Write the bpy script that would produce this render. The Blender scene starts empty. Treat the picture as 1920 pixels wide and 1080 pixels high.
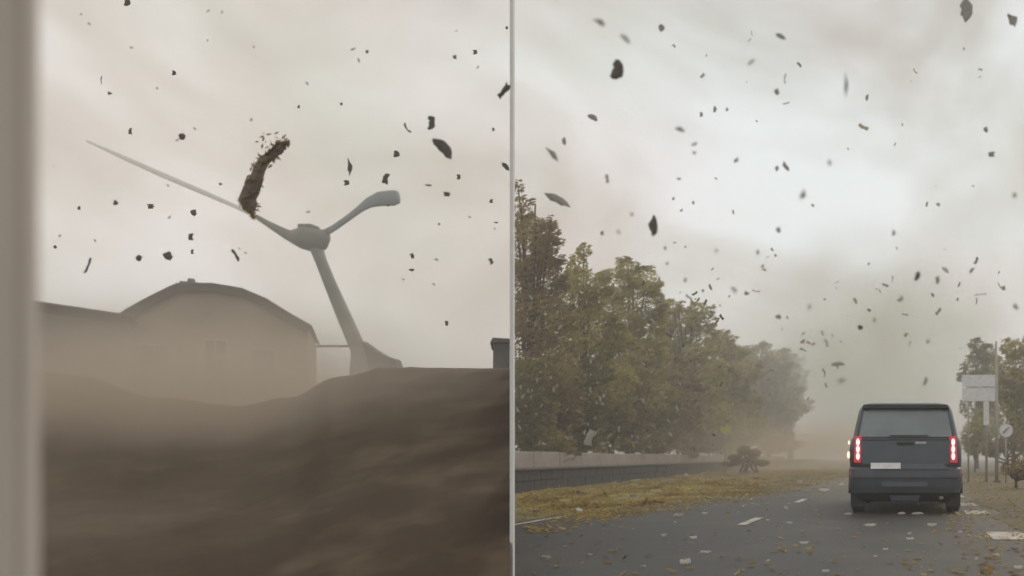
import bpy, bmesh, math, random
from mathutils import Vector, Matrix, noise
R = math.radians
rnd = random.Random(7)
S = bpy.context.scene
C = S.collection
H = 1.05            # camera height
F = 1500.0          # focal length in photo pixels
VX, VY = 1700.0, 858.0   # vanishing point of the road in photo pixels

def P(px, py, Y):
    """world point on the sight line of photo pixel (px, py) at depth Y"""
    return Vector(((px - VX) / F * Y, Y, H - (py - VY) / F * Y))

# ------------------------------------------------------------------ camera
cd = bpy.data.cameras.new('camera')
cam = bpy.data.objects.new('camera', cd); C.objects.link(cam)
cam.location = (0, 0, H); cam.rotation_euler = (R(90), 0, 0)
cd.sensor_width = 36; cd.lens = F / 1920 * 36
cd.shift_x = -(VX - 960) / 1920; cd.shift_y = (VY - 540) / 1920
cd.clip_start = 0.05; cd.clip_end = 4000
cd.dof.use_dof = True; cd.dof.focus_distance = 9.5; cd.dof.aperture_fstop = 1.3
S.camera = cam
# ------------------------------------------------------------------ world
W = bpy.data.worlds.new('World'); S.world = W; W.use_nodes = True
nt = W.node_tree; nt.nodes.clear()
def N(tree, t, **kw):
    n = tree.nodes.new(t)
    for k, v in kw.items():
        if k in ('inp',):
            for kk, vv in v.items(): n.inputs[kk].default_value = vv
        else: setattr(n, k, v)
    return n
SUN_EL, SUN_ROT = 48, 35
sky = N(nt, 'ShaderNodeTexSky', sky_type='NISHITA', sun_disc=False, sun_elevation=R(SUN_EL), sun_rotation=R(SUN_ROT), dust_density=5.0)
skb = N(nt, 'ShaderNodeBackground', inp={'Strength': 0.08})
nt.links.new(sky.outputs[0], skb.inputs[0])
tc = N(nt, 'ShaderNodeTexCoord')
mp = N(nt, 'ShaderNodeMapping', inp={'Scale': (1.9, 1.9, 2.6), 'Location': (.35, .2, .1)})
nz = N(nt, 'ShaderNodeTexNoise', inp={'Scale': 1.7, 'Detail': 6.0, 'Roughness': 0.5, 'Distortion': 0.6})
cr = N(nt, 'ShaderNodeValToRGB')
cr.color_ramp.elements[0].position = 0.34; cr.color_ramp.elements[0].color = (0.54, 0.48, 0.40, 1)
cr.color_ramp.elements[1].position = 0.64; cr.color_ramp.elements[1].color = (0.98, 0.97, 0.955, 1)
e = cr.color_ramp.elements.new(0.50); e.color = (0.78, 0.745, 0.69, 1)
cb = N(nt, 'ShaderNodeBackground', inp={'Strength': 1.0})
mx = N(nt, 'ShaderNodeMixShader', inp={0: 0.93})
wo = N(nt, 'ShaderNodeOutputWorld')
L = nt.links.new
nz2 = N(nt, 'ShaderNodeTexNoise', inp={'Scale': 2.3, 'Detail': 2.0}); L(mp.outputs[0], nz2.inputs['Vector'])
cr2 = N(nt, 'ShaderNodeValToRGB'); cr2.color_ramp.elements[0].position = .38; cr2.color_ramp.elements[0].color = (1.0, .955, .94, 1)
cr2.color_ramp.elements[1].position = .62; cr2.color_ramp.elements[1].color = (.965, 1.0, .965, 1); L(nz2.outputs['Fac'], cr2.inputs[0])
mul = N(nt, 'ShaderNodeMix', data_type='RGBA', blend_type='MULTIPLY'); mul.inputs[0].default_value = 1.0; L(cr.outputs[0], mul.inputs[6]); L(cr2.outputs[0], mul.inputs[7])
L(tc.outputs['Generated'], mp.inputs[0]); L(mp.outputs[0], nz.inputs['Vector']); L(nz.outputs['Fac'], cr.inputs[0])
sep = N(nt, 'ShaderNodeSeparateXYZ'); L(tc.outputs['Generated'], sep.inputs[0])
hg = N(nt, 'ShaderNodeMapRange', inp={1: 0.0, 2: 0.62, 3: 1.24, 4: 0.74}); L(sep.outputs['Z'], hg.inputs[0]); L(hg.outputs[0], cb.inputs[1])
cool = N(nt, 'ShaderNodeMapRange', inp={1: -0.55, 2: -0.15}); L(sep.outputs['X'], cool.inputs[0])
m3_ = N(nt, 'ShaderNodeMix', data_type='RGBA', blend_type='MULTIPLY'); m3_.inputs[7].default_value = (.955, .99, 1.06, 1); L(cool.outputs[0], m3_.inputs[0]); L(mul.outputs[2], m3_.inputs[6])
L(m3_.outputs[2], cb.inputs[0]); L(skb.outputs[0], mx.inputs[1]); L(cb.outputs[0], mx.inputs[2]); L(mx.outputs[0], wo.inputs[0])
# ------------------------------------------------------------------ sun (overcast)
sd = bpy.data.lights.new('sun', 'SUN'); sd.energy = 0.7; sd.angle = R(25); sd.color = (1, .96, .9)
sun = bpy.data.objects.new('sun', sd); C.objects.link(sun)
sun.rotation_euler = (R(90 - SUN_EL), 0, R(180 - SUN_ROT))
sun.rotation_euler = (Vector((-math.sin(R(SUN_ROT)), -math.cos(R(SUN_ROT)), -math.tan(R(SUN_EL))))).to_track_quat('-Z', 'Y').to_euler()
# ------------------------------------------------------------------ picture
S.view_settings.view_transform = 'Standard'; S.view_settings.look = 'None'
S.view_settings.exposure = 0.30; S.view_settings.gamma = 1.0; S.view_settings.use_curve_mapping = False
S.cycles.use_denoising = True
try: S.cycles.denoiser = 'OPENIMAGEDENOISE'
except Exception: pass
S.cycles.max_bounces = 7; S.cycles.volume_bounces = 3; S.cycles.diffuse_bounces = 3; S.cycles.glossy_bounces = 3
S.cycles.volume_step_rate = 1.0; S.cycles.volume_max_steps = 96
S.render.use_motion_blur = False

# ------------------------------------------------------------------ materials
def mat(name, col, rough=0.8, metal=0.0, col2=None, scale=5.0, bump=0.0, bscale=None, emit=None, estr=0.0, coat=0.0, detail=5, lo=.35, hi=.65, coords='Object', spec=0.5):
    m = bpy.data.materials.new(name); m.use_nodes = True
    t = m.node_tree; b = t.nodes['Principled BSDF']
    b.inputs['Base Color'].default_value = (*col, 1); b.inputs['Roughness'].default_value = rough
    b.inputs['Metallic'].default_value = metal; b.inputs['Coat Weight'].default_value = coat
    b.inputs['Specular IOR Level'].default_value = spec
    if emit: b.inputs['Emission Color'].default_value = (*emit, 1); b.inputs['Emission Strength'].default_value = estr
    tcn = N(t, 'ShaderNodeTexCoord')
    if col2:
        n = N(t, 'ShaderNodeTexNoise', inp={'Scale': scale, 'Detail': detail, 'Roughness': .6})
        r = N(t, 'ShaderNodeValToRGB')
        r.color_ramp.elements[0].position = lo; r.color_ramp.elements[1].position = hi
        r.color_ramp.elements[0].color = (*col, 1); r.color_ramp.elements[1].color = (*col2, 1)
        t.links.new(tcn.outputs[coords], n.inputs['Vector']); t.links.new(n.outputs['Fac'], r.inputs[0])
        t.links.new(r.outputs[0], b.inputs['Base Color'])
    if bump:
        n2 = N(t, 'ShaderNodeTexNoise', inp={'Scale': bscale or scale * 4, 'Detail': 6.0})
        bp = N(t, 'ShaderNodeBump', inp={'Strength': bump, 'Distance': 0.05})
        t.links.new(tcn.outputs[coords], n2.inputs['Vector']); t.links.new(n2.outputs['Fac'], bp.inputs['Height'])
        t.links.new(bp.outputs[0], b.inputs['Normal'])
    return m

def layered(name, cols, scales, rough=0.9, bump=.4, bscale=9.0, big=(0.4, 0.62)):
    """three colours mixed by a broad and a fine noise"""
    m = bpy.data.materials.new(name); m.use_nodes = True
    t = m.node_tree; b = t.nodes['Principled BSDF']; b.inputs['Roughness'].default_value = rough
    tcn = N(t, 'ShaderNodeTexCoord')
    fac = []
    for i, s in enumerate(scales):
        n = N(t, 'ShaderNodeTexNoise', inp={'Scale': s, 'Detail': 6.0, 'Roughness': .6, 'Distortion': .5})
        mr = N(t, 'ShaderNodeMapRange', inp={1: big[0], 2: big[1]})
        t.links.new(tcn.outputs['Object'], n.inputs['Vector']); t.links.new(n.outputs['Fac'], mr.inputs[0]); fac.append(mr)
    m1 = N(t, 'ShaderNodeMix', data_type='RGBA'); m1.inputs[6].default_value = (*cols[0], 1); m1.inputs[7].default_value = (*cols[1], 1)
    m2 = N(t, 'ShaderNodeMix', data_type='RGBA'); m2.inputs[7].default_value = (*cols[2], 1)
    t.links.new(fac[0].outputs[0], m1.inputs[0]); t.links.new(m1.outputs[2], m2.inputs[6]); t.links.new(fac[1].outputs[0], m2.inputs[0])
    t.links.new(m2.outputs[2], b.inputs['Base Color'])
    n2 = N(t, 'ShaderNodeTexNoise', inp={'Scale': bscale, 'Detail': 8.0, 'Roughness': .65})
    bp = N(t, 'ShaderNodeBump', inp={'Strength': bump, 'Distance': 0.06})
    t.links.new(tcn.outputs['Object'], n2.inputs['Vector']); t.links.new(n2.outputs['Fac'], bp.inputs['Height']); t.links.new(bp.outputs[0], b.inputs['Normal'])
    return m

def leaf_mat(name, c1, c2, c3):
    m = bpy.data.materials.new(name); m.use_nodes = True
    t = m.node_tree; t.nodes.clear(); out = N(t, 'ShaderNodeOutputMaterial')
    g = N(t, 'ShaderNodeNewGeometry'); r = N(t, 'ShaderNodeValToRGB')
    r.color_ramp.elements[0].position = 0.0; r.color_ramp.elements[0].color = (*c1, 1)
    r.color_ramp.elements[1].position = 1.0; r.color_ramp.elements[1].color = (*c3, 1)
    e = r.color_ramp.elements.new(.55); e.color = (*c2, 1)
    tcn = N(t, 'ShaderNodeTexCoord'); n = N(t, 'ShaderNodeTexNoise', inp={'Scale': .55, 'Detail': 3.0})
    a = N(t, 'ShaderNodeMath', operation='MULTIPLY_ADD', inp={1: .35, 2: -.50})
    s = N(t, 'ShaderNodeMath', operation='MULTIPLY_ADD', inp={1: 1.6})
    t.links.new(g.outputs['Random Per Island'], a.inputs[0])
    t.links.new(tcn.outputs['Object'], n.inputs['Vector']); t.links.new(n.outputs['Fac'], s.inputs[0]); t.links.new(a.outputs[0], s.inputs[2])
    t.links.new(s.outputs[0], r.inputs[0])
    d = N(t, 'ShaderNodeBsdfDiffuse'); tl = N(t, 'ShaderNodeBsdfTranslucent'); mi = N(t, 'ShaderNodeMixShader', inp={0: .42})
    t.links.new(r.outputs[0], d.inputs[0]); t.links.new(r.outputs[0], tl.inputs[0]); t.links.new(d.outputs[0], mi.inputs[1]); t.links.new(tl.outputs[0], mi.inputs[2]); t.links.new(mi.outputs[0], out.inputs[0])
    return m

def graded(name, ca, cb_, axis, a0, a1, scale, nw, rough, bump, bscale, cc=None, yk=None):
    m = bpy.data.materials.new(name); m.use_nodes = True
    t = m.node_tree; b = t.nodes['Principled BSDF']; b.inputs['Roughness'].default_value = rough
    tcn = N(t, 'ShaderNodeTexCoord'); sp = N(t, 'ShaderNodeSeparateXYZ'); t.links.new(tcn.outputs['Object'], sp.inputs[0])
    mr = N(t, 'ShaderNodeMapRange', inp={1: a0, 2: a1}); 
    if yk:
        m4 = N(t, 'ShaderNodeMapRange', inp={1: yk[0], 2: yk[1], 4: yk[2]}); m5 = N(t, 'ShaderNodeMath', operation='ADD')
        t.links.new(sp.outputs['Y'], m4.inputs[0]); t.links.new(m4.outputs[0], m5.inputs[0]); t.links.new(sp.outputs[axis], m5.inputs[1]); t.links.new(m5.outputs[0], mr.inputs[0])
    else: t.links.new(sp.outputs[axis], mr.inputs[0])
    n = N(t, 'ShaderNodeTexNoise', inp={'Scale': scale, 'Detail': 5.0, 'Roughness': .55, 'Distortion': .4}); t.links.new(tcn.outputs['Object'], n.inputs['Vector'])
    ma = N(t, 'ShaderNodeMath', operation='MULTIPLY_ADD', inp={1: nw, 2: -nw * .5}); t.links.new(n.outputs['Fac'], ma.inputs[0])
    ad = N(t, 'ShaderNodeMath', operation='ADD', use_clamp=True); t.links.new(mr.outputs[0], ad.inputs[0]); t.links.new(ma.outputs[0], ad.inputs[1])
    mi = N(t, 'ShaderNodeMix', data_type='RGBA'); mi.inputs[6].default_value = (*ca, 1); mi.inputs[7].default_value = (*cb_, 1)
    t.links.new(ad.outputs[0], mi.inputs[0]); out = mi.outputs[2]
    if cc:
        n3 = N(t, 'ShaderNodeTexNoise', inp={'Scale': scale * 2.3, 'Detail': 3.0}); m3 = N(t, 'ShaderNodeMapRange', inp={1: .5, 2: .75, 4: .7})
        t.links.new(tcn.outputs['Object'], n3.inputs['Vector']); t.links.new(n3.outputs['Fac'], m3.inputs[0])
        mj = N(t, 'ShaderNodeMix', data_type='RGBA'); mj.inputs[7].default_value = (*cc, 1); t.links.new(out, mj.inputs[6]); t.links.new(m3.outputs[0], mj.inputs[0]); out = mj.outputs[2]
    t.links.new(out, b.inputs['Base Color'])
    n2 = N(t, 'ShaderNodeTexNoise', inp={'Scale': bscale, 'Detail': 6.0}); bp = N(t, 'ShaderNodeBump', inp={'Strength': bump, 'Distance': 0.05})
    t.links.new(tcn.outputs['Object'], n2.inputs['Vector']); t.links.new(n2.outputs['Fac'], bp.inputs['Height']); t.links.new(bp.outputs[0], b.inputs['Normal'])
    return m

M = dict(
    ground=layered('meadow_soil', [(.13, .105, .06), (.18, .14, .075), (.10, .09, .045)], [.15, .8]),
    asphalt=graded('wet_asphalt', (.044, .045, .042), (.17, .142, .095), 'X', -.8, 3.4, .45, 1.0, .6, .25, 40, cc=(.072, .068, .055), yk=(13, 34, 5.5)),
    verge=layered('littered_verge', [(.24, .19, .085), (.34, .26, .115), (.16, .135, .07)], [.35, 2.2], bump=.8, bscale=6),
    rverge=layered('dusty_verge', [(.17, .14, .085), (.22, .18, .11), (.14, .115, .065)], [.3, 1.8], bump=.8, bscale=6),
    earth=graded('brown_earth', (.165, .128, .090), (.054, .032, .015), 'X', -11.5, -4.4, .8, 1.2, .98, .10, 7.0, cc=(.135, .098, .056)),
    paint=mat('worn_road_paint', (.62, .58, .50), .7, col2=(.36, .33, .28), scale=3),
    concrete=mat('pale_concrete', (.42, .36, .31), .9, col2=(.33, .285, .245), scale=1.5, bump=.3),
    darkwall=mat('dark_stone', (.036, .034, .032), .9, col2=(.062, .057, .05), scale=2.5, bump=.6),
    coping=mat('stone_coping', (.15, .13, .115), .9, col2=(.11, .10, .09), scale=3, bump=.3),
    tbark=mat('torn_bark', (.34, .28, .24), .9, col2=(.18, .145, .125), scale=5, bump=.5),
    bark=mat('bark', (.06, .045, .03), .9, col2=(.1, .08, .06), scale=6, bump=.6),
    white=mat('white_paint', (.90, .90, .90), .45, col2=(.86, .86, .86), scale=9),
    board=mat('weathered_board', (.16, .13, .10), .8, col2=(.1, .08, .06), scale=4, bump=.3),
    jamb=mat('beige_jamb', (.66, .585, .52), .6, col2=(.6, .53, .47), scale=2),
    plaster=mat('dusty_plaster', (.36, .28, .20), .9, col2=(.25, .195, .14), scale=.5, bump=.2),
    rooft=mat('brown_tile', (.17, .135, .10), .8, col2=(.23, .185, .135), scale=3, bump=.3),
    rooft2=mat('grey_slate', (.085, .075, .068), .8, col2=(.11, .095, .085), scale=3, bump=.3),
    glassd=mat('dark_pane', (.045, .045, .045), .12, spec=.7),
    wood=mat('dark_timber', (.10, .08, .06), .7, col2=(.07, .055, .04), scale=5),
    chim=mat('chimney_render', (.17, .165, .17), .9, col2=(.13, .125, .13), scale=3, bump=.3),
    turbine=mat('weathered_grey_green', (.22, .225, .19), .6, col2=(.13, .13, .11), scale=.9, bump=.4),
    bladep=mat('haze_pale_blade', (.78, .75, .70), .6, col2=(.66, .64, .60), scale=1.2),  # colour paled so the long blade looks faded by haze
    turbine2=mat('blue_grey_blade', (.25, .28, .30), .55, col2=(.2, .225, .24), scale=1.2),
    base=mat('dark_base', (.06, .055, .05), .8, col2=(.09, .08, .07), scale=2),
    car=mat('dark_green_grey_paint', (.028, .050, .070), .28, metal=.25, coat=.8, col2=(.046, .068, .080), scale=2),
    carlow=mat('dusty_grey_bumper', (.095, .112, .145), .5, coat=.3, col2=(.072, .086, .112), scale=4),
    cartrim=mat('black_plastic', (.018, .018, .018), .6, col2=(.03, .028, .026), scale=6),
    cglass=mat('sky_sheen_glass', (.24, .29, .315), .14, spec=1.0, col2=(.19, .235, .255), scale=1.5),  # pale base colour stands in for sky reflected in dark glass
    rubber=mat('tyre_rubber', (.018, .017, .016), .85, col2=(.035, .03, .026), scale=7, bump=.3),
    alloy=mat('alloy', (.45, .45, .45), .35, metal=.8, col2=(.35, .35, .34), scale=6),
    plate=mat('plate_white', (.88, .88, .91), .4, col2=(.74, .74, .78), scale=6),
    redl=mat('red_lens', (.35, .02, .03), .25, emit=(1, .05, .06), estr=.30),
    lit=mat('lit_red_lamp', (.9, .5, .45), .3, emit=(1, .34, .33), estr=3.0),
    amber=mat('amber_glare', (.9, .6, .3), .3, emit=(1, .62, .42), estr=1.4),  # glowing colour that imitates tail-light glare, not a lamp
    metal=mat('galvanised', (.42, .42, .40), .5, metal=.4, col2=(.35, .35, .33), scale=4),
    yellow=mat('yellow_sign_face', (.62, .60, .04), .5, col2=(.5, .48, .05), scale=5),
    scrapd=mat('dark_scrap', (.11, .10, .09), .8, col2=(.18, .165, .145), scale=8),
    scrapm=mat('mid_grey_scrap', (.48, .465, .43), .8, col2=(.36, .35, .32), scale=8),
    scrapg=mat('grey_scrap', (.18, .18, .16), .8, col2=(.12, .12, .11), scale=8),
    scrapp=mat('pale_scrap', (.46, .445, .40), .7, col2=(.34, .32, .27), scale=8),
    scrapo=mat('ochre_leaf', (.30, .23, .09), .7, col2=(.42, .36, .18), scale=8),
    lf_green=leaf_mat('olive_leaves', (.15, .13, .035), (.42, .36, .115), (.68, .60, .27)),
    lf_brown=leaf_mat('brown_leaves', (.16, .115, .055), (.34, .26, .12), (.58, .48, .25)),
    lf_pale=leaf_mat('pale_leaves', (.20, .18, .055), (.47, .415, .15), (.72, .65, .33)),
    lf_dark=leaf_mat('dark_leaves', (.11, .10, .034), (.27, .24, .085), (.48, .42, .19)),
    litter=leaf_mat('litter_leaves', (.20, .14, .05), (.46, .34, .115), (.72, .60, .29)),
)

# ------------------------------------------------------------------ helpers
def tag(o, label=None, cat=None, group=None, kind=None):
    if label: o['label'] = label
    if cat: o['category'] = cat
    if group: o['group'] = group
    if kind: o['kind'] = kind
    return o
def empty(name, loc, rz=0):
    o = bpy.data.objects.new(name, None); o.location = loc; o.rotation_euler = (0, 0, rz); o.empty_display_size = .3
    C.objects.link(o); return o
def link(name, me, m=None, parent=None, loc=None, rot=None, scale=None):
    if m and not me.materials: me.materials.append(m)
    o = bpy.data.objects.new(name, me); C.objects.link(o)
    if parent: o.parent = parent
    if loc is not None: o.location = loc
    if rot is not None: o.rotation_euler = rot
    if scale is not None: o.scale = scale
    return o
def mesh(name, vs, fs, smooth=False):
    me = bpy.data.meshes.new(name); me.from_pydata([tuple(v) for v in vs], [], fs)
    if smooth: me.shade_smooth()
    me.update(); return me
def fix(me):
    bm = bmesh.new(); bm.from_mesh(me); bmesh.ops.recalc_face_normals(bm, faces=bm.faces); bm.to_mesh(me); bm.free(); return me
def box_mesh(name, sx, sy, sz, bev=0.0, org=(0, 0, 0), seg=2):
    """box of size sx,sy,sz centred on x,y with its base at org z"""
    bm = bmesh.new(); bmesh.ops.create_cube(bm, size=1)
    for v in bm.verts:
        v.co = Vector((v.co.x * sx + org[0], v.co.y * sy + org[1], (v.co.z + .5) * sz + org[2]))
    if bev: bmesh.ops.bevel(bm, geom=bm.edges[:], offset=bev, segments=seg, affect='EDGES', profile=.5)
    me = bpy.data.meshes.new(name); bm.to_mesh(me); bm.free(); return me
def tube_mesh(name, pts, rads, n=8, jit=0.0, rr=None, flat=1.0):
    pts = [Vector(p) for p in pts]; vs = []; fs = []
    for i, p in enumerate(pts):
        d = (pts[min(i + 1, len(pts) - 1)] - pts[max(i - 1, 0)]).normalized()
        a = d.cross(Vector((0, 1, 0)));
        if a.length < .1: a = d.cross(Vector((1, 0, 0)))
        a.normalize(); b = d.cross(a).normalized()
        for k in range(n):
            t = 2 * math.pi * k / n; r = rads[i] * (1 + (rr.uniform(-jit, jit) if rr else 0))
            vs.append(p + a * math.cos(t) * r + b * math.sin(t) * r * flat)
    for i in range(len(pts) - 1):
        for k in range(n):
            k2 = (k + 1) % n
            fs.append((i * n + k, i * n + k2, (i + 1) * n + k2, (i + 1) * n + k))
    fs.append(tuple(range(n))[::-1]); fs.append(tuple(range((len(pts) - 1) * n, len(pts) * n)))
    return fix(mesh(name, vs, fs, smooth=(jit == 0)))
def sheet(name, pts, z, m):
    me = mesh(name, [(x, y, z) for x, y in pts], [tuple(range(len(pts)))])
    return tag(link(name, me, m), kind='structure')

# ------------------------------------------------------------------ ground and road
sheet('ground', [(-900, -300), (700, -300), (700, 1200), (-900, 1200)], 0.0, M['ground'])
def wall_x(Y):   # the wall drifts away from the road with distance
    return -11.6 - (Y - 23.5) * 0.070
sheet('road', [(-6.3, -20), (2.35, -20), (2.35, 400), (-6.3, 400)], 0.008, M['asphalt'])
sheet('verge', [(-11.9, 9.0), (-6.3, 9.0), (-6.3, 400), (-38.0, 400), (-11.9, 24)], 0.012, M['verge'])
ed_ = [(1.75 + .45 * noise.noise(Vector((0, t * .55, 2))) - min(.25, t * .004) + rnd.uniform(-.05, .05), -20 + t * 1.0, .0) for t in range(0, 200)]
vm = [(x, y, .014) for x, y, _ in ed_] + [(60, y, .014) for _, y, _ in ed_]
tag(link('dusty_verge', mesh('dusty_verge', vm, [(i, i + 200, i + 201, i + 1) for i in range(199)]), M['rverge']), kind='structure')
def kerb(x0, name):
    k = link(name, box_mesh(name, .14, 380, .05, .015), M['rverge'], loc=(x0, 190 + 12.5, .0)); tag(k, kind='structure')
# painted markings: worn pieces with slightly uneven edges
def marking(x0, x1, y0, y1, dx=0.0, seed=0, parent_name='road_marking'):
    r = random.Random(seed); n = 8; vs = []
    for i in range(n + 1):
        t = i / n; y = y0 + (y1 - y0) * t; vs.append((x0 + dx * t + r.uniform(-.012, .012), y, 0)); vs.append((x1 + dx * t + r.uniform(-.012, .012), y, 0))
    fs = [(2 * i, 2 * i + 1, 2 * i + 3, 2 * i + 2) for i in range(n)]
    o = link('road_marking', mesh('road_marking', vs, fs), M['paint'], loc=(0, 0, 0.016)); tag(o, kind='structure')
for i, y in enumerate([12.3, 18.5, 24.5, 30.5, 36.5, 42.5]):
    marking(-2.62, -2.47, y, y + 1.5, seed=i)
for i, (a, b) in enumerate([(11.9, 14.5), (15.6, 24), (26, 40)]):
    marking(-6.12, -6.0, a, b, seed=20 + i)
for i, (y, w) in enumerate([(10.1, .50), (14.6, .44), (17.2, .42), (21.0, .42), (25, .42)]):
    marking(1.10, 1.10 + w, y, y + 1.05, seed=40 + i)

# ------------------------------------------------------------------ roadside wall: stone base, coping, concrete panels behind
rw = empty('roadside_wall', (wall_x(23.5), 23.5, 0))
tag(rw, 'long low wall with dark stone base and pale concrete panels below the trees', 'wall')
def on_wall(o): o.location = o.location - rw.location; o.parent = rw; return o
ang = math.atan2(-0.070, 1.0)
bm_base = box_mesh('stone', 0.42, .93, .33, .025); bm_base2 = box_mesh('stone', 0.42, .93, .33, .03)
y = 18.5; i = 0
while y < 120:
    for c in range(2):
        yy = y + (0.47 if c else 0)
        o = link('stone', bm_base if i % 2 else bm_base2, M['darkwall'], loc=(wall_x(yy) + rnd.uniform(-.02, .02), yy, c * .335), rot=(0, rnd.uniform(-.01, .01), -ang + R(rnd.uniform(-.5, .5))))
        on_wall(o)
    y += .95; i += 1
cp = box_mesh('coping_stone', .52, 1.88, .07, .015); pn = box_mesh('panel', .12, 2.36, .62, .02)
y = 18.5
while y < 120:
    on_wall(link('coping_stone', cp, M['coping'], loc=(wall_x(y), y + .4, .672), rot=(0, 0, -ang))); y += 1.9
y = 18.5; i = 0
while y < 130:
    hgt = 1.0
    on_wall(link('panel', pn, M['concrete'], loc=(wall_x(y) - .75, y, .62 + rnd.uniform(-.015, .015)), rot=(0, rnd.uniform(-.012, .012), -ang))); y += 2.4; i += 1
on_wall(link('far_stretch', box_mesh('far_stretch', .42, 190, .74, .02), M['darkwall'], loc=(wall_x(214), 214, 0), rot=(0, 0, -ang)))
foot = link('plinth', box_mesh('plinth', .14, 112, .64), M['darkwall'], loc=(wall_x(73) - .75, 73, 0), rot=(0, 0, -ang)); on_wall(foot)

# ------------------------------------------------------------------ trees
DIV = (960.5 - VX) / F      # boundary line between the two plots: X = DIV * Y
def clump_leaves(vs, fs, c, rx, rz, n, size, r, wind=.5, clip=True):
    for _ in range(n):
        while True:
            q = Vector((r.uniform(-1, 1), r.uniform(-1, 1), r.uniform(-1, 1)))
            if .12 < q.length < 1: break
        q = q * (q.length ** -.35)
        p = Vector((c[0] + q.x * rx, c[1] + q.y * rx, c[2] + q.z * rz))
        s = size * r.uniform(.5, 1.3)
        d = Vector((r.gauss(wind * 1.6, .5), r.gauss(0, .4), r.gauss(.35, .45))).normalized()
        up = Vector((r.gauss(0, .6), r.gauss(0, .8), r.gauss(.5, .6))); w = d.cross(up).normalized()
        if clip and p.x - .0 < DIV * p.y + s * .6: continue
        k = len(vs)
        vs += [p - d * s * 1.15, p + w * s * .40 - d * s * .2, p + d * s * 1.15, p - w * s * .36 + d * s * .1 + up * s * .12]
        fs.append((k, k + 1, k + 2, k + 3))
def make_tree(name, base, clumps, m, label, cat, group, size=.11, dens=260, seed=0, trunk=.2, lean=0.0, ground=0.0, clip=True, limb=.05):
    """clumps: (x,y,z,rx,rz) in world space, base: (x,y)"""
    r = random.Random(seed)
    root = empty(name, (base[0], base[1], ground)); tag(root, label, cat, group)
    o0 = Vector((base[0], base[1], ground))
    vs, fs = [], []
    for c in clumps:
        cc = Vector(c[:3])
        clump_leaves(vs, fs, cc, c[3], c[4], int(dens * c[3] * c[3]), size, r, clip=clip)
        for _ in range(5):   # ragged sprays that stick out
            a = r.uniform(-.5, 2.3); q = cc + Vector((math.cos(a) * c[3], r.uniform(-.3, .3) * c[3], math.sin(a) * c[4])) * r.uniform(.85, 1.1)
            for st in range(2):   # streams of leaves dragged down-wind
                clump_leaves(vs, fs, q + Vector((st * .15 * c[3], 0, st * r.uniform(-.1, .25) * c[4])), c[3] * (.24 - st * .06), c[4] * (.22 - st * .06), int(dens * .05 * c[3] ** 2), size * .85, r, wind=1.3, clip=clip)
    vs = [v - o0 for v in vs]
    top = max(c[2] for c in clumps)
    tp = [Vector((lean * t * t * top, r.uniform(-.05, .05), top * t * .92)) for t in (0, .15, .35, .6, .8, 1)]
    link('trunk', tube_mesh('trunk', tp, [trunk * 1.35, trunk, trunk * .8, trunk * .55, trunk * .35, trunk * .12], 8), M['bark'], root)
    lv, lf = [], []
    for c in clumps:
        cc = Vector(c[:3]) - o0; t0 = max(.12, min(.85, cc.z / top * .6)); s0 = Vector((lean * t0 * t0 * top, 0, top * t0 * .92))
        mid = (s0 + cc) / 2 + Vector((0, 0, -.12 * (cc - s0).length))
        ends = [cc + Vector((r.uniform(-1, 1) * c[3], r.uniform(-1, 1) * c[3], r.uniform(-.2, 1) * c[4])) * .9 for _ in range(3)]
        for pts, rr_ in [([s0, mid, cc], [limb * 1.3, limb, limb * .5])] + [([cc, (cc + e_) / 2 + Vector((0, 0, .05)), e_], [limb * .5, limb * .3, limb * .1]) for e_ in ends]:
            if any((q.x + o0.x) < DIV * (q.y + o0.y) for q in pts) and clip: continue
            me = tube_mesh('t', pts, rr_, 5); k = len(lv)
            lv += [v.co.copy() for v in me.vertices]; lf += [tuple(i + k for i in p.vertices) for p in me.polygons]; bpy.data.meshes.remove(me)
    if lv: link('limbs', mesh('limbs', lv, lf), M['bark'], root)
    link('crown', mesh('crown', vs, fs), m, root)
    return root
def px_clumps(lst, Y, r, thick=1.2):
    """lst: (px, py, radius_x_px, radius_z_px)"""
    out = []
    lst = lst + [(a + r.uniform(-.9, .9) * rx, b + r.uniform(.3, 1.1) * rz, rx * r.uniform(.5, .8), rz * r.uniform(.4, .7)) for (a, b, rx, rz) in lst if rx > 15]
    for (a, b, rx, rz) in lst:
        yy = Y + r.uniform(-thick, thick); p = P(a, b, yy); out.append((p.x, p.y, p.z, rx * yy / F, rz * yy / F))
    return out
G1 = 'trees behind the roadside wall'
tr = random.Random(3)
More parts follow.
